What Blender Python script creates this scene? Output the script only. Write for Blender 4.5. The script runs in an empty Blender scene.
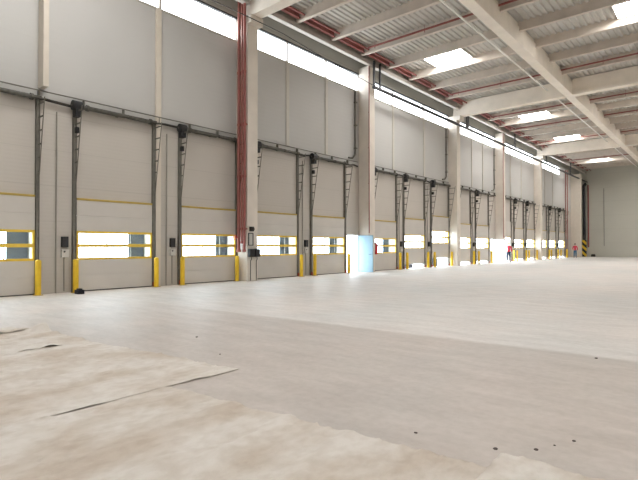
import bpy, bmesh, math, random
from mathutils import Vector, Matrix, noise
random.seed(7)
C = bpy.context.scene.collection
PI = math.pi

# ------------------------------------------------------------------ helpers
class MB:
    """collects shapes, builds ONE mesh object"""
    def __init__(s): s.v = []; s.f = []; s.m = []; s.sm = []
    def add(s, vs, fs, mi=0, smooth=False):
        b = len(s.v); s.v += [tuple(v) for v in vs]
        for f in fs:
            s.f.append([b+i for i in f]); s.m.append(mi); s.sm.append(smooth)
        return s
    def box(s, x0, x1, y0, y1, z0, z1, mi=0):
        vs = [(x, y, z) for z in (z0, z1) for y in (y0, y1) for x in (x0, x1)]
        return s.add(vs, [(0,2,3,1),(4,5,7,6),(0,1,5,4),(2,6,7,3),(0,4,6,2),(1,3,7,5)], mi)
    def bbox(s, x0, x1, y0, y1, z0, z1, b=.01, mi=0):
        """chamfered box (long edges on all three axes via corner cut)"""
        bm = bmesh.new(); bmesh.ops.create_cube(bm, size=1)
        for v in bm.verts:
            v.co = Vector(((x0+x1)/2+v.co.x*(x1-x0), (y0+y1)/2+v.co.y*(y1-y0), (z0+z1)/2+v.co.z*(z1-z0)))
        bmesh.ops.bevel(bm, geom=bm.edges[:], offset=b, segments=2, affect='EDGES', profile=.6)
        bm.verts.index_update()
        s.add([v.co.copy() for v in bm.verts], [[v.index for v in f.verts] for f in bm.faces], mi)
        bm.free(); return s
    def tube(s, p, q, r, n=10, r2=None, mi=0, caps=True):
        p = Vector(p); q = Vector(q); r2 = r if r2 is None else r2
        d = (q-p).normalized(); a = d.orthogonal().normalized(); b = d.cross(a)
        vs = []
        for c, rr in ((p, r), (q, r2)):
            for i in range(n):
                t = 2*PI*i/n; vs.append(c + (a*math.cos(t)+b*math.sin(t))*rr)
        fs = [(i, (i+1) % n, n+(i+1) % n, n+i) for i in range(n)]
        s.add(vs, fs, mi, True)
        if caps:
            s.add(vs[:n], [list(range(n-1, -1, -1))], mi); s.add(vs[n:], [list(range(n))], mi)
        return s
    def path(s, pts, r, n=8, mi=0):
        for a, b in zip(pts[:-1], pts[1:]): s.tube(a, b, r, n, mi=mi)
        for p in pts[1:-1]: s.ball(p, r*1.02, mi=mi)
        return s
    def ball(s, c, r, n=8, mi=0, sz=1, sy=1, sx=1):
        bm = bmesh.new(); bmesh.ops.create_uvsphere(bm, u_segments=n, v_segments=max(5, n//2+1), radius=r)
        bm.verts.index_update()
        s.add([(v.co.x*sx+c[0], v.co.y*sy+c[1], v.co.z*sz+c[2]) for v in bm.verts], [[v.index for v in f.verts] for f in bm.faces], mi, True)
        bm.free(); return s
    def lathe(s, c, prof, n=16, mi=0):
        vs = []
        for r, z in prof:
            for i in range(n):
                t = 2*PI*i/n; vs.append((c[0]+r*math.cos(t), c[1]+r*math.sin(t), c[2]+z))
        fs = [(k*n+i, k*n+(i+1) % n, (k+1)*n+(i+1) % n, (k+1)*n+i) for k in range(len(prof)-1) for i in range(n)]
        s.add(vs, fs, mi, True)
        s.add(vs[:n], [list(range(n-1, -1, -1))], mi); s.add(vs[-n:], [list(range(n))], mi)
        return s
    def build(s, name, mats, parent=None, loc=(0,0,0)):
        me = bpy.data.meshes.new(name); me.from_pydata(s.v, [], s.f)
        mats = mats if isinstance(mats, (list, tuple)) else [mats]
        for m in mats: me.materials.append(m)
        for p, mi, sm in zip(me.polygons, s.m, s.sm): p.material_index = mi; p.use_smooth = sm
        me.update()
        o = bpy.data.objects.new(name, me); C.objects.link(o); o.location = loc
        if parent: o.parent = parent
        return o

def tag(o, label=None, cat=None, group=None, kind=None):
    if label: o['label'] = label
    if cat: o['category'] = cat
    if group: o['group'] = group
    if kind: o['kind'] = kind
    return o
def empty(name, loc, label=None, cat=None, group=None, kind=None, rz=0):
    o = bpy.data.objects.new(name, None); C.objects.link(o); o.location = loc; o.rotation_euler.z = rz
    o.empty_display_size = .2
    return tag(o, label, cat, group, kind)
def copy_tree(o, parent=None):
    c = o.copy(); C.objects.link(c); c.parent = parent
    for ch in [x for x in bpy.data.objects if x.parent == o]: copy_tree(ch, c)
    return c

# ------------------------------------------------------------------ materials
def mat(name, col, rough=.6, metal=0, var=.0, scale=3., stretch=(1,1,1), bump=0., bscale=20., col2=None, spec=.4):
    m = bpy.data.materials.new(name); m.use_nodes = True
    nt = m.node_tree; b = nt.nodes['Principled BSDF']
    b.inputs['Roughness'].default_value = rough; b.inputs['Metallic'].default_value = metal
    b.inputs['Specular IOR Level'].default_value = spec
    b.inputs['Base Color'].default_value = (*col, 1)
    if var or col2 or bump:
        tc = nt.nodes.new('ShaderNodeTexCoord'); mp = nt.nodes.new('ShaderNodeMapping')
        mp.inputs['Scale'].default_value = stretch
        nt.links.new(tc.outputs['Object'], mp.inputs['Vector'])
    if var or col2:
        n = nt.nodes.new('ShaderNodeTexNoise'); n.inputs['Scale'].default_value = scale; n.inputs['Detail'].default_value = 5
        nt.links.new(mp.outputs[0], n.inputs['Vector'])
        r = nt.nodes.new('ShaderNodeValToRGB')
        c2 = col2 or tuple(max(0, c*(1-var)) for c in col)
        r.color_ramp.elements[0].position = .3; r.color_ramp.elements[1].position = .7
        r.color_ramp.elements[0].color = (*c2, 1)
        r.color_ramp.elements[1].color = (*[min(1, c*(1+var*.5)) for c in col], 1)
        nt.links.new(n.outputs['Fac'], r.inputs[0]); nt.links.new(r.outputs[0], b.inputs['Base Color'])
    if bump:
        n2 = nt.nodes.new('ShaderNodeTexNoise'); n2.inputs['Scale'].default_value = bscale; n2.inputs['Detail'].default_value = 4
        nt.links.new(mp.outputs[0], n2.inputs['Vector'])
        bp = nt.nodes.new('ShaderNodeBump'); bp.inputs['Strength'].default_value = bump; bp.inputs['Distance'].default_value = .02
        nt.links.new(n2.outputs['Fac'], bp.inputs['Height']); nt.links.new(bp.outputs[0], b.inputs['Normal'])
    return m
def emis(name, col, s):
    m = bpy.data.materials.new(name); m.use_nodes = True; nt = m.node_tree
    b = nt.nodes['Principled BSDF']; b.inputs['Base Color'].default_value = (.8,.8,.8,1)
    b.inputs['Emission Color'].default_value = (*col, 1); b.inputs['Emission Strength'].default_value = s
    return m

def wall_mat(name, col, seam=1.0, rib=.12, seamdark=.82):
    """sandwich panel: fine horizontal micro ribs, a seam line every `seam` metres of height"""
    m = mat(name, col, rough=.5, spec=.35)
    nt = m.node_tree; b = nt.nodes['Principled BSDF']
    tc = nt.nodes.new('ShaderNodeTexCoord'); sp = nt.nodes.new('ShaderNodeSeparateXYZ')
    nt.links.new(tc.outputs['Object'], sp.inputs[0])
    def M(op, a, b_=None):
        n = nt.nodes.new('ShaderNodeMath'); n.operation = op
        for i, q in enumerate((a, b_)):
            if q is None: continue
            if isinstance(q, (int, float)): n.inputs[i].default_value = q
            else: nt.links.new(q, n.inputs[i])
        return n.outputs[0]
    z = sp.outputs['Z']
    fr = M('FRACT', M('DIVIDE', M('ADD', z, .0), seam))
    line = M('LESS_THAN', fr, .02/seam)
    ns = nt.nodes.new('ShaderNodeTexNoise'); ns.inputs['Scale'].default_value = .35; ns.inputs['Detail'].default_value = 6
    nt.links.new(tc.outputs['Object'], ns.inputs['Vector'])
    rmp = nt.nodes.new('ShaderNodeValToRGB')
    rmp.color_ramp.elements[0].position = .3; rmp.color_ramp.elements[1].position = .75
    rmp.color_ramp.elements[0].color = (*[c*.93 for c in col], 1); rmp.color_ramp.elements[1].color = (*col, 1)
    nt.links.new(ns.outputs['Fac'], rmp.inputs[0])
    mx = nt.nodes.new('ShaderNodeMix'); mx.data_type = 'RGBA'
    nt.links.new(line, mx.inputs['Factor']); nt.links.new(rmp.outputs[0], mx.inputs['A'])
    mx.inputs['B'].default_value = (*[c*seamdark for c in col], 1)
    nt.links.new(mx.outputs['Result'], b.inputs['Base Color'])
    h = M('SINE', M('MULTIPLY', z, 2*PI/rib))
    bp = nt.nodes.new('ShaderNodeBump'); bp.inputs['Strength'].default_value = .05; bp.inputs['Distance'].default_value = .01
    nt.links.new(h, bp.inputs['Height']); nt.links.new(bp.outputs[0], b.inputs['Normal'])
    return m

def floor_mat():
    m = mat('floor_concrete', (.6,.56,.52), rough=.5, spec=.35)
    nt = m.node_tree; b = nt.nodes['Principled BSDF']; L = nt.links
    tc = nt.nodes.new('ShaderNodeTexCoord')
    def N(scale, detail=6, st=(1,1,1), rot=0):
        mp = nt.nodes.new('ShaderNodeMapping'); mp.inputs['Scale'].default_value = st; mp.inputs['Rotation'].default_value[2] = rot
        L.new(tc.outputs['Object'], mp.inputs[0])
        n = nt.nodes.new('ShaderNodeTexNoise'); n.inputs['Scale'].default_value = scale; n.inputs['Detail'].default_value = detail
        n.inputs['Roughness'].default_value = .6
        L.new(mp.outputs[0], n.inputs['Vector']); return n.outputs['Fac']
    def R(src, p0, p1, c0, c1):
        r = nt.nodes.new('ShaderNodeValToRGB'); e = r.color_ramp.elements
        e[0].position = p0; e[1].position = p1; e[0].color = (*c0, 1); e[1].color = (*c1, 1)
        L.new(src, r.inputs[0]); return r.outputs[0]
    def MUL(a, c, fac=1.):
        x = nt.nodes.new('ShaderNodeMix'); x.data_type = 'RGBA'; x.blend_type = 'MULTIPLY'; x.inputs['Factor'].default_value = fac
        L.new(a, x.inputs['A']); L.new(c, x.inputs['B']); return x.outputs['Result']
    base = R(N(.28, 5, (1,.6,1)), .35, .68, (.67,.65,.625), (.76,.70,.66))
    c = MUL(base, R(N(2.2, 8, (.45,1.4,1), .2), .3, .66, (.83,.82,.81), (1,1,1)))
    c = MUL(c, R(N(11, 8), .3, .6, (.90,.895,.88), (1,1,1)))
    # the pour joint about seven metres out, slightly different cement either side of it
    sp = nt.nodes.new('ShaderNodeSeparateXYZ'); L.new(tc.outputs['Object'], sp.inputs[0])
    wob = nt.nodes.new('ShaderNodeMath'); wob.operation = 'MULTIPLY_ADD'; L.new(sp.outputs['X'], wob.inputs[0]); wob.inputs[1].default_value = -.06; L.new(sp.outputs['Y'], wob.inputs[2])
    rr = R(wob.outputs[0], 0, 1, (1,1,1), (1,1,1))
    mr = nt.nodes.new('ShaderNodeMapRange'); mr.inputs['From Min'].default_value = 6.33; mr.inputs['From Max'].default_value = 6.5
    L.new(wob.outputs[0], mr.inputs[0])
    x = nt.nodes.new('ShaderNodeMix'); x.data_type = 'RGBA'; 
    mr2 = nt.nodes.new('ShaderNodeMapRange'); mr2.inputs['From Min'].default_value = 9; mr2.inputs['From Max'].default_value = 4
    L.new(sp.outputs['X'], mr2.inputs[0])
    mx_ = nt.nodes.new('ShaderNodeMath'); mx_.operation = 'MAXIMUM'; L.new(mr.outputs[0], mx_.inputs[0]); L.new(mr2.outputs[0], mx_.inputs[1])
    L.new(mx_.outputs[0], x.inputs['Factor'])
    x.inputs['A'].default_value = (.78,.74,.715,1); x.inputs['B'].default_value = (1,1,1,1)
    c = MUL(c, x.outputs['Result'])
    L.new(c, b.inputs['Base Color'])
    rg = nt.nodes.new('ShaderNodeMapRange'); L.new(N(.8, 5), rg.inputs[0]); rg.inputs['To Min'].default_value = .42; rg.inputs['To Max'].default_value = .62
    L.new(rg.outputs[0], b.inputs['Roughness'])
    bp = nt.nodes.new('ShaderNodeBump'); bp.inputs['Strength'].default_value = .12; bp.inputs['Distance'].default_value = .01
    L.new(N(9, 8), bp.inputs['Height']); L.new(bp.outputs[0], b.inputs['Normal'])
    return m

def sheet_mat():
    m = mat('building_felt', (.6,.53,.46), rough=.85, spec=.2)
    nt = m.node_tree; b = nt.nodes['Principled BSDF']; L = nt.links
    tc = nt.nodes.new('ShaderNodeTexCoord')
    def N(scale, detail, st):
        mp = nt.nodes.new('ShaderNodeMapping'); mp.inputs['Scale'].default_value = st; L.new(tc.outputs['Object'], mp.inputs[0])
        n = nt.nodes.new('ShaderNodeTexNoise'); n.inputs['Scale'].default_value = scale; n.inputs['Detail'].default_value = detail
        L.new(mp.outputs[0], n.inputs['Vector']); return n.outputs['Fac']
    r = nt.nodes.new('ShaderNodeValToRGB'); e = r.color_ramp.elements
    e[0].position = .36; e[0].color = (.56,.485,.41,1); e[1].position = .58; e[1].color = (.69,.645,.595,1)
    L.new(N(1.3, 7, (1.3,.8,1)), r.inputs[0])
    r2 = nt.nodes.new('ShaderNodeValToRGB'); e = r2.color_ramp.elements
    e[0].position = .34; e[0].color = (.90,.88,.86,1); e[1].position = .6; e[1].color = (1,1,1,1)
    L.new(N(9, 9, (1.2,.8,1)), r2.inputs[0])
    x = nt.nodes.new('ShaderNodeMix'); x.data_type = 'RGBA'; x.blend_type = 'MULTIPLY'; x.inputs['Factor'].default_value = 1
    L.new(r.outputs[0], x.inputs['A']); L.new(r2.outputs[0], x.inputs['B']); L.new(x.outputs['Result'], b.inputs['Base Color'])
    bp = nt.nodes.new('ShaderNodeBump'); bp.inputs['Strength'].default_value = .7; bp.inputs['Distance'].default_value = .02
    L.new(N(16, 8, (1.4,.8,1)), bp.inputs['Height']); L.new(bp.outputs[0], b.inputs['Normal'])
    return m

def glass_mat():
    m = bpy.data.materials.new('window_glass'); m.use_nodes = True; nt = m.node_tree
    nt.nodes.remove(nt.nodes['Principled BSDF'])
    out = nt.nodes['Material Output']
    t = nt.nodes.new('ShaderNodeBsdfTransparent'); t.inputs[0].default_value = (.93,.96,.97,1)
    g = nt.nodes.new('ShaderNodeBsdfGlossy'); g.inputs['Roughness'].default_value = .05
    x = nt.nodes.new('ShaderNodeMixShader')
    x.inputs[0].default_value = .05; nt.links.new(t.outputs[0], x.inputs[1]); nt.links.new(g.outputs[0], x.inputs[2])
    nt.links.new(x.outputs[0], out.inputs[0]); return m

def hazard_mat():
    m = mat('hazard_stripes', (.8,.6,.05), rough=.5); nt = m.node_tree; b = nt.nodes['Principled BSDF']
    tc = nt.nodes.new('ShaderNodeTexCoord'); w = nt.nodes.new('ShaderNodeTexWave'); w.wave_type = 'BANDS'; w.bands_direction = 'DIAGONAL'
    w.inputs['Scale'].default_value = .75
    mp = nt.nodes.new('ShaderNodeMapping'); mp.inputs['Scale'].default_value = (1,.0,1)
    nt.links.new(tc.outputs['Object'], mp.inputs[0]); nt.links.new(mp.outputs[0], w.inputs[0])
    r = nt.nodes.new('ShaderNodeValToRGB'); r.color_ramp.interpolation = 'CONSTANT'
    r.color_ramp.elements[0].color = (.02,.02,.02,1); r.color_ramp.elements[1].position = .5; r.color_ramp.elements[1].color = (.75,.5,.03,1)
    nt.links.new(w.outputs['Fac'], r.inputs[0]); nt.links.new(r.outputs[0], b.inputs['Base Color']); return m

M = dict(
    floor=floor_mat(), sheet=sheet_mat(), glass=glass_mat(), hazard=hazard_mat(),
    wall_lo=wall_mat('wall_panel_lower', (.54,.50,.455), seam=1.12, seamdark=.86),
    wall_up=wall_mat('wall_panel_upper', (.53,.52,.505), seam=1.12, rib=.2, seamdark=.95),
    wall_end=wall_mat('wall_panel_end', (.56,.55,.49), seam=1.9, seamdark=.8),
    wall_metal=wall_mat('wall_panel_eaves', (.42,.41,.37), seam=.5, rib=.1, seamdark=.7),
    concrete=mat('precast_concrete', (.70,.64,.57), rough=.7, var=.1, scale=1.2, bump=.15, bscale=12),
    beamc=mat('pale_beam_concrete', (.88,.81,.72), rough=.65, var=.08, scale=1.2, bump=.1, bscale=10),
    purlin=mat('precast_purlin', (.64,.575,.51), rough=.75, var=.12, scale=1.5),
    post=mat('mullion_paint', (.64,.58,.50), rough=.5, var=.04),
    upmull=mat('mullion_flashing', (.56,.53,.48), rough=.5, var=.04),
    panel=mat('door_panel_paint', (.58,.545,.505), rough=.42, var=.05, scale=1.0),
    yellow=mat('yellow_paint', (.80,.55,.07), rough=.4, var=.1, scale=4),
    olive=mat('ochre_bar', (.50,.36,.09), rough=.5, var=.15, scale=4),
    bollard=mat('bollard_yellow', (.80,.52,.03), rough=.45, var=.12, scale=5),
    track=mat('galvanised_track', (.19,.18,.155), rough=.5, metal=.3, var=.15, scale=5),
    shaft=mat('dark_spring_steel', (.11,.105,.09), rough=.5, metal=.3, var=.35, scale=9),
    gut=mat('gutter_paint', (.46,.43,.39), rough=.6, var=.06),
    cond=mat('conduit_white', (.85,.84,.8), rough=.4, var=.03),
    pgrey=mat('grey_conduit_paint', (.34,.32,.28), rough=.5, var=.1),
    dark=mat('dark_steel', (.045,.042,.036), rough=.5, metal=.3, var=.2, scale=6),
    rail=mat('galvanised_rail', (.20,.19,.165), rough=.5, metal=.3, var=.1),
    black=mat('black_plastic', (.02,.02,.022), rough=.5, var=.2),
    white=mat('white_plastic', (.62,.60,.56), rough=.5, var=.05),
    red=mat('red_pipe_paint', (.29,.095,.08), rough=.55, var=.15, scale=3),
    redd=mat('rust_red_rubber', (.36,.06,.03), rough=.6, var=.2),
    redb=mat('bright_red_paint', (.55,.03,.035), rough=.4, var=.1),
    deck=mat('galvanised_roof_deck', (.56,.545,.51), rough=.5, metal=.0, var=.12, scale=1.2),
    deckout=mat('outside_yard', (.85,.86,.88), rough=.8, var=.05),
    shelter=mat('dock_shelter_curtain', (.07,.09,.12), rough=.7, var=.3),
    leaf2=mat('white_door_paint', (.86,.88,.9), rough=.35, var=.03),  # whiter variant of the side door leaf, for the second doorway
    leaf=mat('blue_white_door_paint', (.27,.42,.52), rough=.4, var=.05),
    clad=mat('outside_cladding', (.8,.8,.78), rough=.6, var=.04),
    rubber=mat('black_rubber', (.015,.015,.02), rough=.7, var=.2),
    skin=mat('skin', (.5,.3,.22), rough=.5, var=.05),
    jacket=mat('red_jacket', (.62,.04,.08), rough=.8, var=.1), trousers=mat('navy_cloth', (.02,.035,.08), rough=.85, var=.1),
    trousers2=mat('blue_cloth', (.04,.16,.3), rough=.85, var=.1),
    hair=mat('hair', (.03,.02,.015), rough=.6, var=.1), helmet=mat('helmet_yellow', (.85,.75,.45), rough=.35, var=.03),
    skyl=emis('rooflight_polycarbonate', (1.0,.985,.955), 26.0),
    strip=emis('clerestory_polycarbonate', (.90,.96,1.0), 7.5),
    debris=mat('concrete_crumb', (.10,.08,.07), rough=.9, var=.3, scale=30),
)

# ------------------------------------------------------------------ layout (metres; wall at X=0 running along +Y)
H_DOOR, Z_RAIL, Z_SB, Z_ST, Z_DECK = 3.0, 6.26, 10.35, 11.32, 12.3
Y0, Y1, XR = -30.0, 75.4, 44.0
DW = 2.74
doors = [  # centre y, raise
    (0.15, 0), (4.09, 0), (7.98, 0), (11.88, 0), (15.70, 0), (19.50, 0), (24.85, 0), (28.53, .27), (32.30, .62),
    (36.28, .22), (40.1, .22), (45.75, 2.3), (49.45, .22), (53.1, .22), (57.6, .22), (61.3, .22), (65.4, .22)]
sides = [21.62, 42.6]     # centres of the pedestrian doorways, 1.12 m wide
SW = 1.12
cols = [13.3, 22.25, 33.72, 43.25, 54.5]
CW, CD = .58, .72

# setting: floor
mb = MB(); mb.box(-.22, XR, Y0, Y1, -.2, 0)
o = mb.build('floor', M['floor']); tag(o, 'pale dusty concrete floor of the empty hall', 'floor', kind='structure')
# setting: wall_left with openings
mb = MB()
ops = sorted([(c-DW/2+.06, c+DW/2-.06, H_DOOR-.06) for c, r in doors] + [(c-SW/2, c+SW/2, 2.12) for c in sides])
y = Y0
for a, b, h in ops:
    mb.box(-.2, 0, y, a, 0, H_DOOR, 0)
    if h < H_DOOR: mb.box(-.2, 0, a, b, h, H_DOOR, 0)
    y = b
mb.box(-.2, 0, y, Y1, 0, H_DOOR, 0)
mb.box(-.2, 0, Y0, Y1, H_DOOR, 6.05, 0)
mb.box(-.2, 0, Y0, Y1, 6.05, Z_SB, 1)
mb.box(-.2, 0, Y0, Y1, Z_ST, Z_DECK+.2, 2)
mb.box(-.2, 0, 65.0, Y1, Z_SB, Z_ST, 1)
o = mb.build('wall_left', [M['wall_lo'], M['wall_up'], M['wall_metal']]); tag(o, 'long beige and grey panelled wall with the dock doors', 'wall', kind='structure')
for nm, bx, lab in (('wall_back', (-.2, XR, Y1, Y1+.2, -.1, Z_DECK+.2), 'far beige panelled end wall of the hall'),
                    ('wall_right', (XR, XR+.2, Y0, Y1, -.1, Z_DECK+.2), 'long side wall opposite the dock doors'),
                    ('wall_front', (-.2, XR, Y0-.2, Y0, -.1, Z_DECK+.2), 'end wall at the near end of the hall')):
    o = MB().box(*bx).build(nm, M['wall_end']); tag(o, lab, 'wall', kind='structure')
# ceiling: trapezoid steel deck, ribs along Y
mb = MB(); pitch = .28; n = int((XR)/pitch)
pr = []
for i in range(n+1):
    x = i*pitch; pr += [(x, Z_DECK+.07), (x+.10, Z_DECK+.07), (x+.14, Z_DECK), (x+.24, Z_DECK)]
vs = [(x, yy, z) for (x, z) in pr for yy in (Y0, Y1)]
mb.add(vs, [(2*i, 2*i+1, 2*i+3, 2*i+2) for i in range(len(pr)-1)])
mb.box(-.2, XR+.3, Y0, Y1, Z_DECK+.1, Z_DECK+.25)
o = mb.build('ceiling', M['deck']); tag(o, 'grey ribbed steel roof deck', 'ceiling', kind='structure')
# outside yard
o = MB().box(-60, -.25, -60, 130, -1.3, -1.1).build('ground', M['deckout']); tag(o, 'bright white loading yard outside the dock doors', 'ground', kind='structure')

# clerestory windows per bay
bays = [(-4, 2.0, []), (2.0, 13.3, [5.75, 9.65]), (13.88, 22.25, [16.41, 19.33]), (22.83, 33.72, [25.92, 29.94]), (34.3, 43.25, [38.08, 40.39]),
        (43.83, 54.5, [47.2, 50.4]), (55.08, 65.0, [58.6, 61.8])]
ordn = ['nearest', 'second', 'third', 'fourth', 'fifth', 'farthest']
k = 0
for a, b, ms in bays[1:]:
    k += 1
    w = empty('window_%d' % k, (0, a, Z_SB), 'strip of high clerestory window, %s bay from the near end' % ordn[k-1], 'window', kind='structure')
    aa = a if k > 1 else -6.0
    MB().box(-.13, -.09, aa-a, b-a, 0, Z_ST-Z_SB).build('window_pane', M['strip'], w)
    mb = MB(); mb.box(-.08, .03, aa-a, b-a, -.07, .0); mb.build('window_sill', M['upmull'], w)
    mb = MB(); mb.box(-.08, .04, aa-a, b-a, Z_ST-Z_SB-.05, Z_ST-Z_SB+.03); mb.build('window_head', M['black'], w)
    mb = MB()
    for m_ in ms: mb.box(-.08, .015, m_-a-.05, m_-a+.05, 0, Z_ST-Z_SB-.05)
    if ms: mb.build('window_mullion', M['upmull'], w)
# gap fillers behind the columns
mb = MB()
for c in cols: mb.box(-.2, 0, c-.02, c+CW+.02, Z_SB, Z_ST)
o = mb.build('trim_1', M['wall_up']); tag(o, 'narrow wall panels behind the columns at window height', 'wall panel', kind='structure')

# posts / mullion covers on the wall
def mull(y, z0, z1, d, w, m, lab, grp):
    o = MB().bbox(0, d, -w/2, w/2, z0, z1, .008).build('wall_mullion', m, loc=(0, y, 0)); tag(o, lab, 'mullion', grp)
mull(5.58, 6.32, Z_SB-.05, .42, .16, M['post'], 'deep beige wall post, first from the left, above the cable rail', 'wall posts')
mull(9.54, 0, Z_SB-.05, .12, .2, M['post'], 'slim beige wall post between the second and third dock doors from the left', 'wall posts')
names = {16.41: 'left of the two behind the near red-piped column', 19.33: 'right of the two between the near and the second column',
 25.92: 'left of the two past the second column', 29.94: 'right of the two past the second column', 38.08: 'left of the two past the third column',
 40.39: 'right of the two past the third column', 47.2: 'left of the two past the fourth column', 50.4: 'right of the two past the fourth column',
 58.6: 'left of the two past the fifth column', 61.8: 'right of the two past the fifth column'}
for y, nm in names.items():
    mull(y, 6.3, Z_SB-.08, .05, .2, M['upmull'], 'cover strip on upper wall, ' + nm, 'upper wall cover strips')

# ------------------------------------------------------------------ dock doors
def make_door():
    r = empty('door_1', (0,0,0), kind='structure')
    hw = DW/2
    mb = MB()
    mb.box(.035,.055,-hw+.05,hw-.05,.03,1.04); mb.box(.035,.055,-hw+.05,hw-.05,1.96,2.98)
    for z0, z1 in ((0.03,.52),(.53,1.03),(1.97,2.46),(2.47,2.97)): mb.bbox(.02, .07, -hw+.04, hw-.04, z0, z1, .006)
    mb.build('door_panel', M['panel'], r)
    mb = MB()   # window section frame
    mb.bbox(.02,.075,-hw+.04,hw-.04,1.03,1.10,.005); mb.bbox(.02,.075,-hw+.04,hw-.04,1.44,1.55,.005); mb.bbox(.02,.075,-hw+.04,hw-.04,1.895,1.97,.005)
    for s in (-1, 1): mb.bbox(.02,.075, s*(hw-.07)-.03, s*(hw-.07)+.03, 1.085, 1.91, .005)
    wf = mb.build('window_frame', M['yellow'], r)
    mb = MB()
    for q in (-.33, .52): mb.box(.03,.06,q-.012,q+.012,1.085,1.91)
    mb.build('glazing_bar', M['rail'], wf)
    MB().box(.045,.05,-hw+.08,hw-.08,1.085,1.91).build('window_pane', M['glass'], wf)
    MB().bbox(.0,.09,-hw+.04,hw-.04,2.975,3.04,.008).build('top_bar', M['olive'], r)
    MB().bbox(.02,.07,-hw+.04,hw-.04,.0,.035,.006).build('bottom_seal', M['dark'], r)
    for s in (-1, 1):
        mb = MB(); c = s*(hw+.03)
        mb.box(.0,.012,c-.06,c+.06,0,5.98); mb.box(.0,.10,c-.06,c-.047,0,5.98); mb.box(.0,.10,c+.035,c+.048,0,5.98)
        mb.box(.085,.1,c-.06,c+.02,0,5.98)
        tr = mb.build('door_track', M['track'], r)
        mb = MB(); mb.path([(.12,c,2.95),(.14,c,3.3),(.58,c,5.95)], .016)
        for i in range(7):
            z = 3.35+i*.41; xx = .14+(z-3.3)/2.65*.44
            mb.box(.08, xx, c-.012, c+.012, z-.02, z+.02)
        mb.build('guide_rail', M['track'], tr)
        mb = MB()
        for i in range(8): mb.box(.08,.13,c-.03,c+.02,.25+i*.38-.025,.25+i*.38+.025)
        mb.build('roller_bracket', M['rail'], tr)
        MB().bbox(.06,.13,c-.055,c+.045,.02,.17,.01).build('buffer', M['redd'], tr)
    mb = MB(); mb.tube((.2,-hw-.2,5.98),(.2,hw+.2,5.98),.03); mb.tube((.2,-1.2,5.98),(.2,.2,5.98),.075,12); mb.tube((.2,.35,5.98),(.2,1.2,5.98),.065,12)
    for q in (-hw+.3, hw-.2): mb.tube((.2,q-.04,5.98),(.2,q+.04,5.98),.1,14)
    mb.box(0,.22,-.04,.04,5.93,6.03); mb.box(0,.14,-hw-.1,hw+.1,6.0,6.07)
    sh = mb.build('spring_shaft', M['shaft'], r)
    mb = MB(); mb.tube((.22,-hw-.18,5.98),(.22,-hw+.1,5.98),.16,16); mb.bbox(.1,.34,-hw-.12,-hw+.06,5.62,5.98,.02)
    mb.bbox(.08,.26,-hw-.06,-hw+.03,5.12,5.3,.01)
    mb.build('drive_motor', M['black'], r)
    return r
ordd = ['', 'leftmost dock door, cut by the left edge of the photo', 'dock door second from the left, with wide bright window',
 'dock door just left of the red-piped column, third from the left', 'dock door right beside the red-piped column, its left edge hidden',
 'dock door just left of the open side door and blue leaf', 'dock door just right of the open blue side door, fully closed',
 'dock door slightly raised over a low bright gap, small black block beneath', 'dock door raised highest of the nearer ones, bright gap at the sill',
 'dock door just past the third column, window lit white', 'dock door left of the second bright doorway', 'dock door pulled far up behind the person in red',
 'first full dock door past the person in the red jacket', 'dock door just left of the fifth column', 'dock door half hidden behind the fifth column',
 'middle dock door of the farthest bay', 'last dock door at the far end of the wall']
dn = ['','leftmost dock door','second dock door from the left','third dock door from the left','dock door beside the red-piped column','dock door left of the blue side door',
 'dock door right of the blue side door','slightly raised door','highest raised door','first door past the third column','door left of the second side doorway','pulled up door by the person',
 'first full door past the person','door left of the fifth column','door behind the fifth column','middle door of the farthest bay','last door of the row']
proto = make_door()
for i, (cy, rs) in enumerate(doors):
    if i == 0: continue
    d = proto if i == 1 else copy_tree(proto)
    d.name = 'door_%d' % i; d.location = (0, cy, 0)
    tag(d, ordd[i], 'dock door', kind='structure')
    if rs:
        for ch in [x for x in bpy.data.objects if x.parent == d]:
            if ch.name.split('.')[0] in ('door_panel','window_frame','top_bar','bottom_seal'): ch.location.z = rs

kd = bpy.data.objects['door_11']
for ch in [x for x in bpy.data.objects if x.parent == kd]:
    b_ = ch.name.split('.')[0]
    if b_ == 'window_frame':
        for g in [x for x in bpy.data.objects if x.parent == ch]: bpy.data.objects.remove(g)
        bpy.data.objects.remove(ch)
    elif b_ == 'door_panel':
        mb = MB(); hw = DW/2; mb.box(.035,.055,-hw+.05,hw-.05,.03,1.5)
        for z0, z1 in ((.03,.52),(.53,1.03),(1.04,1.52)): mb.bbox(.02,.07,-hw+.04,hw-.04,z0,z1,.006)
        t = mb.build('temp', M['panel']); ch.data = t.data; bpy.data.objects.remove(t)
    elif b_ == 'top_bar': ch.location.z = 2.3-2.95
    elif b_ == 'bottom_seal': pass
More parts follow.
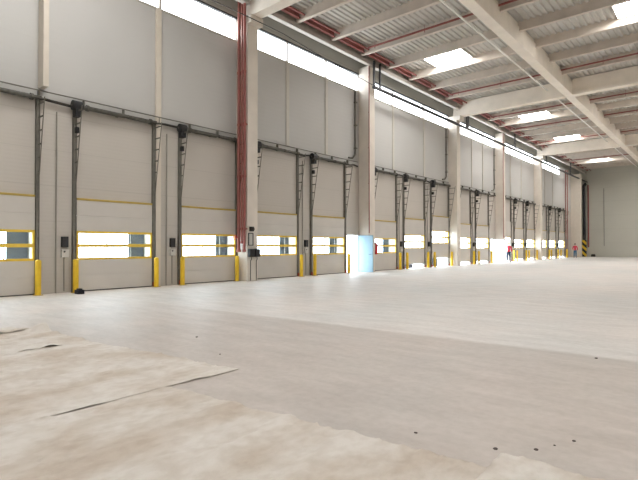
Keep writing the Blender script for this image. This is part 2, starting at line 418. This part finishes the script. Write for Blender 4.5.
# dock shelters outside (curtain wings seen through the right-hand panes)
def make_shelter():
    r = empty('dock_shelter', (-.25,0,-1.1))
    y = DW/2
    MB().bbox(-.32, -.26, y-.62, y-.03, 1.0, 4.3, .01).build('side_curtain', M['shelter'], r)
    mb = MB(); mb.bbox(-.42,-.32,y-.1,y+.06,0,4.4,.01); mb.box(-.32,.04,y+.0,y+.05,1.0,4.35)
    mb.build('frame', M['clad'], r)
    return r
sh0 = make_shelter()
first = True
for i, (cy, rs) in enumerate(doors):
    if i == 0 or i > 6: continue
    s = sh0 if first else copy_tree(sh0); first = False
    s.location = (-.25, cy, -1.1)
    tag(s, 'dark curtain outside in the window of the ' + dn[i], 'dock shelter', 'dock shelters outside the doors')
for y, w, z0, z1, lab in ((28.75, .95, -.1, .22, 'low black rubber block in the bright gap under the slightly raised door'), (32.5, .75, -.05, .58, 'tall black rubber block in the bright gap under the highest raised door')):
    mb = MB(); mb.bbox(-.16,.16,-w/2,w/2,.0,z1+1.1,.03)
    for q in (-.25,.25): mb.tube((.16,q*w,z1+1.1-.1),(.185,q*w,z1+1.1-.1),.04)
    o = mb.build('dock_bumper', M['rubber'], loc=(-.62, y, -1.1)); tag(o, lab, 'bumper')

# pedestrian doors
def make_side():
    r = empty('door_20', (0,0,0), kind='structure')
    mb = MB(); h = SW/2
    for s in (-1, 1): mb.bbox(-.21,.03,s*(h-.02)-.03,s*(h-.02)+.03,0,2.12,.006)
    mb.bbox(-.21,.03,-h-.01,h+.01,2.08,2.15,.006); mb.build('door_frame', M['white'], r)
    lf = MB().bbox(.03,1.03,h-.02,h+.03,.02,2.08,.008)
    lf = lf.build('door_leaf', M['leaf'], r)
    mb = MB(); mb.tube((.93,h-.03,1.02),(.93,h-.09,1.02),.012); mb.tube((.93,h-.09,1.02),(.80,h-.09,1.02),.012)
    mb.build('door_handle', M['dark'], lf)
    return r
s0 = make_side(); s0.location = (0, sides[0], 0); tag(s0, 'open side doorway with pale blue leaf beside the second column', 'door'); s0.name = 'door_17'
s1 = copy_tree(s0); [setattr(x,'data',x.data.copy()) or x.data.materials.__setitem__(0, M['leaf2']) for x in bpy.data.objects if x.parent == s1 and x.name.startswith('door_leaf')]; s1.location = (0, sides[1], 0); s1.name = 'door_18'; tag(s1, 'second open side doorway with bright leaf, left of the fourth column', 'door')

# ------------------------------------------------------------------ rails above the doors
rl = [(-3, 13.2, 'left of the red-piped column'), (13.95, 22.0, 'between the red-piped column and the open side door'), (22.95, 33.6, 'past the second column, over three doors'),
      (34.4, 43.1, 'past the third column'), (43.95, 54.4, 'past the fourth column'), (55.2, 66.9, 'past the fifth column')]
for a, b, nm in rl:
    mb = MB(); L_ = b-a
    mb.tube((.12,0,6.24),(.12,L_,6.24),.022,8)
    j = .4
    while j < L_:
        mb.box(.0,.13,j-.015,j+.015,5.98,6.24); j += 1.35
    r = mb.build('cable_rail', M['rail'], loc=(0,a,0)); tag(r, 'thin cable rail over the doors, ' + nm, 'cable rail', 'cable rails above the doors')
    mb = MB(); pts = [(.1, q*L_/24, 6.0+.04*math.sin(q*1.7)) for q in range(25)]
    mb.path(pts, .045, 7); mb.build('cable_bundle', M['dark'], r)

# ------------------------------------------------------------------ bollards
def bol():
    r = empty('bollard', (0,0,0))
    mb = MB(); mb.lathe((0,0,0), [(.085,0),(.085,1.02),(.075,1.05),(.04,1.07)], 18); mb.build('post', M['bollard'], r)
    mb = MB(); mb.bbox(-.11,.11,-.11,.11,0,.015,.004)
    for sx in (-1,1):
        for sy in (-1,1): mb.tube((sx*.09,sy*.09,.0),(sx*.09,sy*.09,.03),.012,6)
    mb.build('base_plate', M['olive'], r); return r
b0 = bol(); first = True
for i, (cy, rs) in enumerate(doors):
    if i == 0: continue
    for s in (-1, 1):
        if (i, s) in ((1,-1),(4,-1),(6,-1),(11,-1),(14,-1)): continue
        y = cy + 1.34 if s > 0 else cy - 1.47
        if i == 1: y = 5.42
        if i == 3 and s == 1: y = 13.1
        if i == 8 and s == 1: y = 33.56
        if i == 13 and s == 1: y = 54.34
        b = b0 if first else copy_tree(b0); first = False
        b.location = (.36 if not (i == 3 and s == 1) else .30, y, 0)
        tag(b, 'yellow bollard at the %s side of the %s' % ('left' if s < 0 else 'right', dn[i]), 'bollard', 'yellow bollards beside the doors')

# ------------------------------------------------------------------ control boxes & conduits
def ctrl(y, lab, lab2):
    r = empty('door_control', (0,y,1.1)); tag(r, lab, 'control box', 'door control boxes')
    MB().bbox(0,.11,-.1,.1,.34,.68,.012).build('box', M['black'], r)
    MB().bbox(0,.09,-.1,.12,.02,.27,.012).build('switch_box', M['white'], r)
    mb = MB(); mb.tube((.1,-.02,.2),(.105,-.02,.2),.03,10); mb.build('button', M['black'], r)
    mb = MB(); mb.path([(.03,0,.02),(.03,0,-1.05)], .022); mb.build('conduit', M['pgrey'], r)
    o = MB().path([(.04,-.25,.0),(.04,-.25,5.7)], .026).build('conduit', M['pgrey'], loc=(0,y,0)); tag(o, lab2, 'conduit', 'wall conduits')
for y, nm in ((6.29,'between the first and second dock doors from the left'), (10.17,'between the second and third dock doors from the left'), (17.72,'left of the dock door before the open side door'),
          (26.85,'left of the slightly raised dock door'), (30.6,'left of the highest raised dock door'), (38.35,'between the two doors past the third column'),
          (47.65,'left of the first full door past the person'), (51.4,'left of the door before the fifth column'), (63.4, 'between the two last doors of the row')):
    ctrl(y, 'black and white control boxes ' + nm.replace('dock doors from the left','doors'), 'thin grey upright conduit ' + nm.replace('dock doors from the left','doors'))

for y, nm in ((21.85,'second'), (33.3,'third'), (42.9,'fourth')):
    mb = MB(); mb.path([(.053,0,Z_SB-.1),(.053,0,6.65),(.053,-.25,6.42),(.053,-.6,6.4)], .05)
    for z in (7, 8.3, 9.6): mb.box(0.005,.16,-.07,.07,z-.03,z+.03)
    o = mb.build('downpipe', M['track'], loc=(0,y,0)); tag(o, 'dark grey bent pipe down the upper wall beside the %s column' % nm, 'pipe', 'bent pipes beside columns')

# ------------------------------------------------------------------ columns and roof structure
cl = ['concrete column with thick red pipes on its side, nearest of the row', 'concrete column beside the open blue side door, second of the row', 'third concrete column, right of the raised doors',
      'fourth concrete column, beside the second bright doorway', 'fifth concrete column, near the far end']
for i, c in enumerate(cols):
    mb = MB(); top = 11.2 if i % 2 == 0 else 11.66
    mb.bbox(0, CD, 0, CW, 0, top, .02)
    o = mb.build('concrete_column', M['concrete'], loc=(0,c,0)); tag(o, cl[i], 'column', 'wall columns')
    if i % 2 == 0:
        MB().bbox(.3, 1.0, -.06, CW+.06, top-.35, top-.002, .03).build('corbel', M['concrete'], o)
o = MB().bbox(0,1.2,0,.6,0,11.0,.03).build('concrete_column', M['post'], loc=(0,70.4,0)); tag(o, 'widest concrete column, in the far corner of the hall', 'column', 'wall columns')
# main beam
mb = MB(); mb.bbox(7.97, 8.46, 2, Y1, 11.25, 12.1, .025); mb.box(8.05,8.38,2,Y1,12.1,12.3)
o = mb.build('main_beam', M['beamc']); tag(o, 'long concrete main beam running away overhead parallel to the door wall', 'beam')
# cross beams
cb = [(13.36,'nearest cross beam, at the top over the red-piped column'), (33.95,'concrete cross beam over the third column'), (54.6,'concrete cross beam over the fifth column, farthest')]
for y, lab in cb:
    r = empty('cross_beam', (0,y,11.2), lab, 'beam', 'concrete cross beams')
    for x0, x1 in ((.3, 7.965), (8.465, 26)):
        mb = MB(); mb.bbox(x0, x1, 0, .5, .003, .22, .02); mb.box(x0, x1, .06, .44, .2, 1.06)
        mb.build('beam_span', M['beamc'], r)
# purlins
base = 13.6; step = 2.56
on = ['first','second','third','fourth','fifth','sixth','seventh']
for side, (x0, x1) in (('window', (.9, 8.04)), ('far', (8.39, 26))):
    for seg in range(-1, 3):
        n_ = 8
        for k in range(1, n_):
            y = 13.6 + seg*20.5 + k*step
            if y < 11 or y > Y1-.3: continue
            mb = MB(); mb.bbox(x0, x1, -.09, .09, 11.86, 11.94, .01); mb.box(x0+.01, x1-.01, -.06, .06, 11.93, 12.37)
            o = mb.build('roof_purlin', M['purlin'], loc=(0,y,0))
            place = {-1:'last before the nearest cross beam', 0:'%s past nearest cross beam' % on[k-1], 1:'%s past the third column cross beam' % on[k-1], 2:'%s past farthest cross beam' % on[k-1]}[seg]
            tag(o, 'roof purlin %s of main beam, %s' % ('left' if side == 'window' else 'right', place), 'purlin', 'roof purlins')
# gutter beam along the column tops
for y0, y1, nm in ((-4, 13.3, 'before the nearest cross beam'), (13.9, 33.9, 'from the nearest cross beam to the third column'), (34.5, 54.55, 'between the third and fifth columns'), (55.15, Y1-.05, 'past the fifth column')):
    mb = MB(); mb.bbox(.62,.86,0,y1-y0,11.66,11.86,.012); mb.box(.62,.68,0,y1-y0,11.85,12.29)
    o = mb.build('gutter_beam', M['gut'], loc=(0,y0,0)); tag(o, 'pale gutter beam under the roof edge, ' + nm, 'beam', 'gutter beams at the roof edge')

# red pipes along the roof edge
mb = MB(); py = [13.95]+[13.6+q*step for q in range(1,8)]+[33.9]
segs = [(a_+.1,b_-.1) for a_, b_ in zip(py[:-1], py[1:])]
for base_, lim in ((34.1,54.55),(54.6,75.3)):
    pp = [base_+.35]+[base_+q*step for q in range(1,8)]+[lim]
    segs += [(a_+.1,b_-.1) for a_, b_ in zip(pp[:-1], pp[1:])]
for a_, b_ in segs:
    mb.box(1.10,1.14,a_,b_,11.97,12.2); mb.box(1.04,1.2,a_,b_,11.95,11.98); mb.box(1.04,1.2,a_,b_,12.19,12.22)
o = mb.build('edge_channel', M['red']); tag(o, 'dull red steel channel along the roof edge, broken by the purlin ends', 'channel')
mb = MB()
for a_, b_ in segs: mb.tube((1.45,a_,12.03),(1.45,b_,12.03),.05,8)
o = mb.build('sprinkler_main', M['red']); tag(o, 'thinner red pipe inside the red edge channel along the roof edge', 'pipe')
for kq, yq in enumerate((18.95, 21.1, 31.3, 39.0, 44.3, 51.8, 59.6, 64.9)):
    mb = MB(); mb.tube((1.55,0,0),(7.9,0,0),.048,10); mb.tube((8.5,0,0),(25,0,0),.048,10)
    for q in range(9):
        xx = 2.0+q*2.9
        mb.tube((xx,0,0),(xx,0,-.12),.015,6); mb.tube((xx,0,-.12),(xx,0,-.13),.03,8); mb.tube((xx,0,0),(xx,0,.25),.008,6)
    o = mb.build('sprinkler_branch', M['red'], loc=(0,yq-.15,12.02))
    tag(o, 'red sprinkler branch pipe under the roof, %s from the camera' % (on+['eighth'])[kq], 'pipe', 'red branch pipes under the roof')

# white conduit under the purlins
mb = MB()
for a, b in ((6, 33.93), (34.5, 54.58), (55.15, Y1-.1)): mb.tube((6.97,a,11.80),(6.97,b,11.80),.045,8)
q = 8.5
while q < 74: mb.box(6.93,7.01,q-.02,q+.02,11.8,11.86); q += 2.56
o = mb.build('white_conduit', M['cond']); tag(o, 'long white conduit slung under the purlins beside the main beam', 'conduit')

# black tray and cable at window height
r = empty('cable_tray', (1.0, 22.3, 10.42), 'black cable tray hung along the clerestory windows', 'cable tray')
mb = MB(); mb.bbox(-.09,.09,0,52.9,-.07,.05,.01); mb.build('tray', M['black'], r)
q = .1
for yy in (22.35, 22.95, 34.8, 35.1, 45.6, 55.6, 66):
    MB().bbox(-.05,.05,yy-22.3-.05,yy-22.3+.05,.05,1.46,.006).build('hanger', M['black'], r)
mb = MB(); pts = [(1.06, 22.3-q*1.2, 10.44+.52*min(1,q/6)-.05*math.sin(q*PI/7.5)**2) for q in range(0, 18)]
mb.path(pts, .018, 6); o = mb.build('cable', M['black']); tag(o, 'thin black cable strung across the near clerestory windows', 'cable')

# skylights
sky0 = empty('window_8', (0,0,12.2), kind='structure')
mb = MB(); a, b_ = 1.15, 1.18
mb.box(-a,a,-b_,-b_+.04,0,.17); mb.box(-a,a,b_-.04,b_,0,.17); mb.box(-a,-a+.04,-b_,b_,0,.17); mb.box(a-.04,a,-b_,b_,0,.17)
mb.build('curb', M['white'], sky0)
MB().box(-a+.04,a-.04,-b_+.04,b_-.04,0.03,.06).build('diffuser', M['skyl'], sky0)
spots = [(3.95,25.12,'bright square rooflight nearest the camera, window side of the main beam'), (4.0,40.5,'bright rooflight just past the cross beam over the third column'),
 (4.0,50.75,'bright rooflight just before the farthest cross beam'), (4.0,66.05,'farthest bright rooflight, near the end wall'), (13.3,25.12,'bright rooflight at the upper right edge of the photo')]
yy = [-12,5.5,25.12,40.5,50.75,66.05]
for X in (4.0, 13.3, 22.5, 31.7, 40):
    for y in yy:
        if not any(abs(X-s[0])<.3 and abs(y-s[1])<.3 for s in spots): spots.append((X, y, None))
for i, (x, y, lab) in enumerate(spots):
    s = sky0 if i == 0 else copy_tree(sky0)
    s.location = (x, y, 12.2)
    s.name = 'window_%d' % (8+i)
    if lab: tag(s, lab, 'skylight')
# ------------------------------------------------------------------ red vertical pipes at columns
for x, r_, z0, nm in ((.36,.07,1.25,'left'), (.55,.04,1.6,'middle'), (.72,.06,1.25,'right')):
    mb = MB(); mb.tube((0,0,z0),(0,0,11.9),r_,14)
    for z in (2.2,4.4,6.6,8.8): mb.tube((0,0,z-.05),(0,0,z+.05),r_*1.22,14)
    mb.tube((0,0,z0-.02),(0,0,z0+.08),r_*1.35,14)
    for z in (2.2,6.6): mb.box(-.02,.02,0,.155,z-.03,z+.03)
    o = mb.build('riser_pipe', M['red'], loc=(x,13.14,0)); tag(o, 'red riser pipe on the side of the nearest column, %s of the three' % nm, 'pipe', 'red riser pipes')
    if nm == 'left':
        mb = MB(); mb.tube((0,-.08,1.85),(0,-.2,1.85),.03,8)
        mb.path([(.1*math.cos(t*PI/6),-.2,1.85+.1*math.sin(t*PI/6)) for t in range(13)], .012, 6)
        mb.build('valve_wheel', M['redb'], o)
for c, nm in ((22.25,'second'), (43.25,'fourth')):
    mb = MB(); mb.tube((.755,c-.04,2.2),(.755,c-.04,11.6),.03,8)
    for z in (3,5,7,9,11): mb.box(.715,.76,c-.07,c-.01,z-.02,z+.02)
    o = mb.build('thin_riser_pipe', M['red']); tag(o, 'thin red pipe down the front edge of the %s column' % nm, 'pipe')

# devices on the nearest column
r = empty('alarm_siren', (CD,13.5,2.1), 'small black siren on the front of the red-piped column', 'siren')
MB().bbox(0,.1,-.1,.1,0,.2,.02).build('housing', M['black'], r); mb = MB(); mb.tube((.1,0,.1),(.15,0,.1),.07,12,.08); mb.build('horn', M['dark'], r)
r = empty('notice_frame', (CD,13.48,1.5), 'dark framed pale notice on the front of the red-piped column', 'sign')
mb = MB(); mb.box(0,.03,-.14,.14,0,.03); mb.box(0,.03,-.14,.14,.5,.53); mb.box(0,.03,-.14,-.1,.03,.5); mb.box(0,.03,.1,.14,.03,.5); mb.build('frame', M['black'], r)
MB().box(0,.015,-.1,.1,.03,.5).build('sheet', M['white'], r)
for q, nm in ((13.45,'left'),(13.77,'right')):
    r = empty('charger_box', (CD,q,1.02), 'black wall box low on the red-piped column, %s of the two' % nm, 'box')
    MB().bbox(0,.17,-.12,.12,0,.34,.02).build('housing', M['black'], r)
    mb = MB(); mb.path([(.08,.0,0),(.08,.02,-.1),(.02,.02,-.16),(.02,.02,-1.0)], .014); mb.build('cord', M['black'], r)

# extinguisher beside second column
r = empty('fire_extinguisher', (.66,22.98,1.0), 'red fire extinguisher hanging at the edge of the second column', 'extinguisher')
mb = MB(); mb.lathe((0,0,0), [(.1,0),(.115,.03),(.115,.52),(.09,.6),(.035,.66),(.03,.7)], 18); mb.build('cylinder', M['redb'], r)
mb = MB(); mb.box(-.02,.1,-.02,.02,.7,.72); mb.box(-.02,.11,-.02,.02,.74,.76); mb.tube((0,0,.66),(0,0,.76),.018); mb.build('handle', M['black'], r)
mb = MB(); mb.path([(.03,0,.7),(.13,.0,.66),(.15,0,.45),(.13,0,.15)], .012); mb.build('hose', M['black'], r)
MB().box(-.05,.05,-.155,-.1,.45,.55).build('bracket', M['dark'], r)

# far corner pipes
r = empty('black_downpipe', (.62,75.1,0), 'thick black pipe in the far corner, hazard stripes at its foot', 'pipe')
mb = MB(); mb.path([(0,0,2.3),(0,0,9.9),(.15,0,10.15),(.28,0,10.2)], .19, 14); mb.build('pipe', M['black'], r)
MB().bbox(-.26,.26,-.24,.2,0,2.3,.02).build('guard', M['hazard'], r)
o = MB().path([(0,0,1.3),(0,0,10.0)], .1, 12).build('red_downpipe', M['red'], loc=(1.1,75.298,0)); tag(o, 'red pipe on the end wall right beside the thick black pipe', 'pipe')
o = MB().path([(0,0,1.5),(0,0,9.4)], .035, 8).build('wall_conduit', M['rail'], loc=(3.0,75.34,0)); tag(o, 'thin grey conduit alone on the far end wall', 'conduit')
mb = MB(); mb.bbox(-.25,.25,-.18,.18,0,.3,.03); mb.box(-.2,.2,-.12,.12,.3,.36); o = mb.build('crate', M['dark'], loc=(1.75,74.9,0)); tag(o, 'small dark crate on the floor against the end wall', 'crate')
mb = MB(); mb.bbox(.03,.16,0,.5,.6,2.4,.02); o = mb.build('wall_cabinet', mat('teal_cabinet', (.35,.5,.5), rough=.4, var=.05), loc=(0,67.6,0)); tag(o, 'pale teal cabinet on the wall left of the farthest person', 'cabinet')
mb = MB()
for x, r_ in ((.15,.06),(.35,.05)): mb.tube((x,0,0),(x,0,11.2),r_,10)
o = mb.build('pipe_pair', M['red'], loc=(0,67.2,0)); tag(o, 'pair of dull red upright pipes past the last dock door', 'pipe')

# ------------------------------------------------------------------ block at first bollard, crumbs
mb = MB(); mb.bbox(-.13,.13,-.1,.1,0,.13,.015); mb.bbox(-.08,.08,-.06,.06,.13,.17,.01)
o = mb.build('rubber_block', M['rubber'], loc=(.85,6.42,0)); tag(o, 'small black block on the floor in front of a yellow bollard', 'block')
cr = [(9.52,4.62,.03,'left of centre, beyond the tip of the felt'), (14.2,3.39,.018,'just beyond the felt edge, left of the others'), (14.79,3.5,.022,'darkest, beside the corner of the nearest felt'), (15.02,3.68,.02,'second right of the felt corner'),
      (15.19,4.03,.018,'farthest right of those by the felt corner'), (14.75,7.18,.03,'alone on the pale floor at the right edge'), (10.8,4.1,.02,'between the two felt tips'), (15.1,3.85,.012,'smallest, among those by the felt corner')]
for x, y, s, nm in cr:
    s *= .7
    bm = bmesh.new(); bmesh.ops.create_icosphere(bm, subdivisions=2, radius=s)
    for v in bm.verts:
        v.co *= 1+.5*noise.noise(v.co*40+Vector((x,y,0))); v.co.z *= .5; v.co.z = max(v.co.z, -s*.2)
    bm.verts.index_update(); mb = MB().add([v.co.copy() for v in bm.verts], [[v.index for v in f.verts] for f in bm.faces]); bm.free()
    o = mb.build('debris_crumb', M['debris'], loc=(x,y,s*.2)); tag(o, 'dark crumb on the floor, ' + nm, 'debris', 'crumbs on the floor')

# ------------------------------------------------------------------ felt sheets on the floor
def sheet(lab, xl, xr, yb, yend, z0, lifts, nx, seed):
    """xl(y), xr(y): side edges; yend(x): far edge. Built as a grid with real wrinkles, bottom skin for thickness."""
    ny = 230
    vs = []; fs = []
    def zf(x, y, u, v):
        p = Vector((x*2.3+seed, y*.75+x*.3, seed))
        w = noise.noise(p)*.5 + noise.noise(p*2.3)*.35 + noise.noise(Vector((x*9+y*1.5, y*2.2, seed)))*.18
        w += noise.noise(Vector((x*15+y*5, y*4, seed)))*.10 + noise.noise(Vector((x*30+y*9, y*9, seed)))*.05
        w = max(0, w-.02)
        rg = 1-abs(noise.noise(Vector((x*1.6+y*.25+seed, y*.35, 3.1))))*5
        r2 = 1-abs(noise.noise(Vector((x*3.4+y*.9+seed*2, y*.8, 7.7))))*13
        r3 = 1-abs(noise.noise(Vector((x*6.5-y*.6+seed*3, y*1.6, 2.2))))*11
        w = w*.030 + max(0, rg)*.014 + max(0, r2)**1.5*.012*max(0, .4+noise.noise(Vector((x,y,seed)))*2) + max(0, r3)*.009
        w *= 1.35*min(1, (1-u)*14+.12)
        for lx, ly, lr, lh in lifts:
            d = ((x-lx)**2+((y-ly)*.45)**2)/(lr*lr)
            w += lh*math.exp(-d*2)
        return z0 + .004 + w
    for j in range(ny+1):
        v = (j/ny)**.7
        for i in range(nx+1):
            u = i/nx
            x = xl(0)+(xr(0)-xl(0))*u
            y = yb+(yend(x)+.05*noise.noise(Vector((x*3,seed,0)))-yb)*v
            x = xl(y)+(xr(y)-xl(y))*u
            vs.append((x, y, zf(x, y, u, v)))
    N1 = nx+1
    for j in range(ny):
        for i in range(nx): fs.append((j*N1+i, j*N1+i+1, (j+1)*N1+i+1, (j+1)*N1+i))
    mb = MB(); mb.add(vs, fs, 0, True)
    o = mb.build('floor_felt', M['sheet'])
    md = o.modifiers.new('thick', 'SOLIDIFY'); md.thickness = .003; md.offset = -1
    tag(o, lab, 'felt sheet', 'strips of building felt'); return o
wv = lambda y, s: .05*noise.noise(Vector((y*.9, s, 0)))
sheet('nearest strip of crinkled beige felt, its square corner at the bottom right', lambda y: 14.86+wv(y,1), lambda y: 17.9, -3.5, lambda x: 3.46+.0*(x-14.87), .006, [], 110, 1.3)
sheet('wide strip of crinkled beige felt in the foreground, second from the right', lambda y: 11.62+wv(y,2), lambda y: 14.95+wv(y,3), -3.5, lambda x: 2.8+.115*(x-11.65), .0, [(12.6,2.7,.12,.02)], 130, 5.1)
sheet('long strip of crinkled beige felt, pointed tip left of centre', lambda y: 8.55+wv(y,4), lambda y: 11.68+wv(y,5)-.05, -3.5, lambda x: 3.33+.13*(x-8.6), .005, [(11.72,1.95,.10,.05),(11.7,1.15,.09,.035),(11.69,2.35,.06,.02),(11.7,2.8,.07,.02),(11.72,1.3,.12,.03),(11.62,3.15,.06,.012)], 150, 9.7)
sheet('farther narrow strip of beige felt with a lifted curl at its corner', lambda y: 6.85+wv(y,6), lambda y: 8.62+wv(y,7), -3.5, lambda x: 3.28+.05*(x-6.9), .0, [(6.98,3.22,.14,.13),(8.6,2.75,.08,.05),(8.6,2.45,.08,.03)], 80, 14.2)
sheet('farthest sliver of beige felt at the left edge of the photo', lambda y: 6.2+wv(y,8), lambda y: 6.93+wv(y,6)-.03, -3.5, lambda x: 3.0+.3*(x-6.3), .005, [(6.88,2.9,.1,.05),(6.9,2.55,.09,.05)], 50, 19.9)

# ------------------------------------------------------------------ people
def skinned(name, verts, edges, radii, m, parent, root=0, sub=1):
    me = bpy.data.meshes.new(name); me.from_pydata(verts, edges, []); me.materials.append(m)
    o = bpy.data.objects.new(name, me); C.objects.link(o); o.parent = parent
    md = o.modifiers.new('skin', 'SKIN'); me.skin_vertices or me.attributes
    sv = me.skin_vertices[0].data
    for i, r in enumerate(radii):
        sv[i].radius = r if isinstance(r, tuple) else (r, r); sv[i].use_root = (i == root)
    md.use_smooth_shade = True
    s = o.modifiers.new('sub', 'SUBSURF'); s.levels = sub+1; s.render_levels = sub+1
    return o
def person(loc, rz, label, trm, helmet):
    r = empty('person', loc, label, 'person', rz=rz)
    # facing +X locally
    V = [(0,0,.95),(0,0,1.12),(0,0,1.32),(0,0,1.44),(0,0,1.53),(.02,0,1.63),(.02,0,1.74),
         (0,.19,1.41),(.02,.25,1.14),(.10,.24,.90),(.12,.24,.84), (0,-.19,1.41),(.0,-.26,1.14),(.16,-.20,.98),(.2,-.17,.95),
         (0,.09,.90),(.02,.10,.50),(0,.11,.09),(.16,.12,.04), (0,-.09,.90),(.0,-.11,.50),(-.03,-.12,.09),(.13,-.14,.04)]
    Ed = [(0,1),(1,2),(2,3),(3,4),(4,5),(5,6),(3,7),(7,8),(8,9),(9,10),(3,11),(11,12),(12,13),(13,14),(0,15),(15,16),(16,17),(17,18),(0,19),(19,20),(20,21),(21,22)]
    R = [(.14,.11),(.125,.1),(.15,.11),(.11,.09),.055,.088,.085,.06,.045,.032,.034,.06,.045,.032,.034,.085,.06,.042,.035,.085,.06,.042,.035]
    body = skinned('body', V, Ed, R, M['skin'], r)
    # jacket, trousers follow the body
    jv = [(0,0,.88),(0,0,1.12),(0,0,1.32),(0,0,1.45),(0,.20,1.41),(.02,.255,1.14),(.09,.245,.93),(0,-.20,1.41),(0,-.265,1.14),(.14,-.21,.99)]
    skinned('jacket', jv, [(0,1),(1,2),(2,3),(3,4),(4,5),(5,6),(3,7),(7,8),(8,9)], [(.17,.14),(.155,.125),(.18,.135),(.12,.1),.08,.065,.05,.08,.065,.05], M['jacket'], r)
    tv = [(0,0,.93),(0,.09,.86),(.02,.10,.50),(0,.11,.10),(0,-.09,.86),(0,-.11,.50),(-.03,-.12,.10)]
    skinned('trousers', tv, [(0,1),(1,2),(2,3),(0,4),(4,5),(5,6)], [(.16,.13),.105,.08,.065,.105,.08,.065], trm, r)
    for ax, ay in ((.16,.12),(.13,-.14)):
        mb = MB(); mb.bbox(ax-.2,ax+.08,ay-.05,ay+.05,0,.085,.025); mb.build('shoe', M['black'], r)
    mb = MB(); mb.ball((.105,0,1.665), .016, 8, sz=1.5)
    for s in (-1, 1): mb.ball((.02,s*.088,1.675), .022, 8, sz=1.4, sy=.4)
    mb.build('nose_and_ears', M['skin'], body)
    mb = MB()
    for s in (-1, 1): mb.ball((.095,s*.032,1.69), .010, 8)
    mb.box(.095,.102,-.02,.02,1.615,1.622); mb.build('eyes_and_mouth', M['dark'], body)
    for hx, hy, hz, dx in ((.12,.24,.84,0), (.2,-.17,.95,.6)):
        mb = MB()
        for kf, (o_, ln) in enumerate(((-.03,.06),(-.01,.075),(.01,.07),(.03,.055))):
            p = Vector((hx+o_*(1-dx), hy+o_*dx, hz-.02)); d1 = Vector((dx*.8+.1,0,-(1-dx))).normalized()
            q = p+d1*ln*.6; w = q+(d1+Vector((-.2,0,-.4))).normalized()*ln*.45
            mb.tube(p,q,.011,6,.010); mb.tube(q,w,.010,6,.008); mb.ball(q,.0102,6)
        mb.tube((hx+.03,hy-.01,hz+.02),(hx+.06,hy-.015,hz-.03),.012,6,.009)
        mb.build('fingers', M['skin'], body)
    if helmet:
        mb = MB(); mb.lathe((.01,0,1.71), [(.135,0),(.135,.012),(.115,.015),(.11,.07),(.07,.115),(.01,.13)], 18); mb.build('hard_hat', M['helmet'], r)
    else:
        mb = MB(); mb.ball((.0,0,1.74), .1, 14, sz=.85, sx=1.0); mb.build('hair', M['hair'], r)
    return r
person((.45,45.35,0), -.9, 'person in red jacket and navy trousers standing at the pulled up door', M['trousers'], True)
person((1.0,68.1,0), -1.3, 'person in red jacket and blue trousers standing near the far corner', M['trousers2'], False)

# ------------------------------------------------------------------ world, camera
w = bpy.data.worlds.new('World'); bpy.context.scene.world = w; w.use_nodes = True
nt = w.node_tree; bg = nt.nodes['Background']
bg.inputs[0].default_value = (.82,.92,1.0,1); bg.inputs[1].default_value = 14.0

cam = bpy.data.cameras.new('camera'); co = bpy.data.objects.new('camera', cam); C.objects.link(co)
cam.sensor_width = 36; cam.lens = 479/638*36; cam.clip_end = 400
co.location = (16.1, 0, 1.48); co.rotation_euler = (math.radians(90.72), 0, math.radians(40.63))
sc = bpy.context.scene; sc.camera = co
sc.view_settings.view_transform = 'Standard'; sc.view_settings.look = 'None'; sc.view_settings.gamma = 1
sc.view_settings.use_curve_mapping = False; sc.view_settings.exposure = -0.13
sc.cycles.use_denoising = True
sc.cycles.max_bounces = 10; sc.cycles.diffuse_bounces = 7; sc.cycles.sample_clamp_indirect = 8
sc.cycles.caustics_reflective = False; sc.cycles.caustics_refractive = False
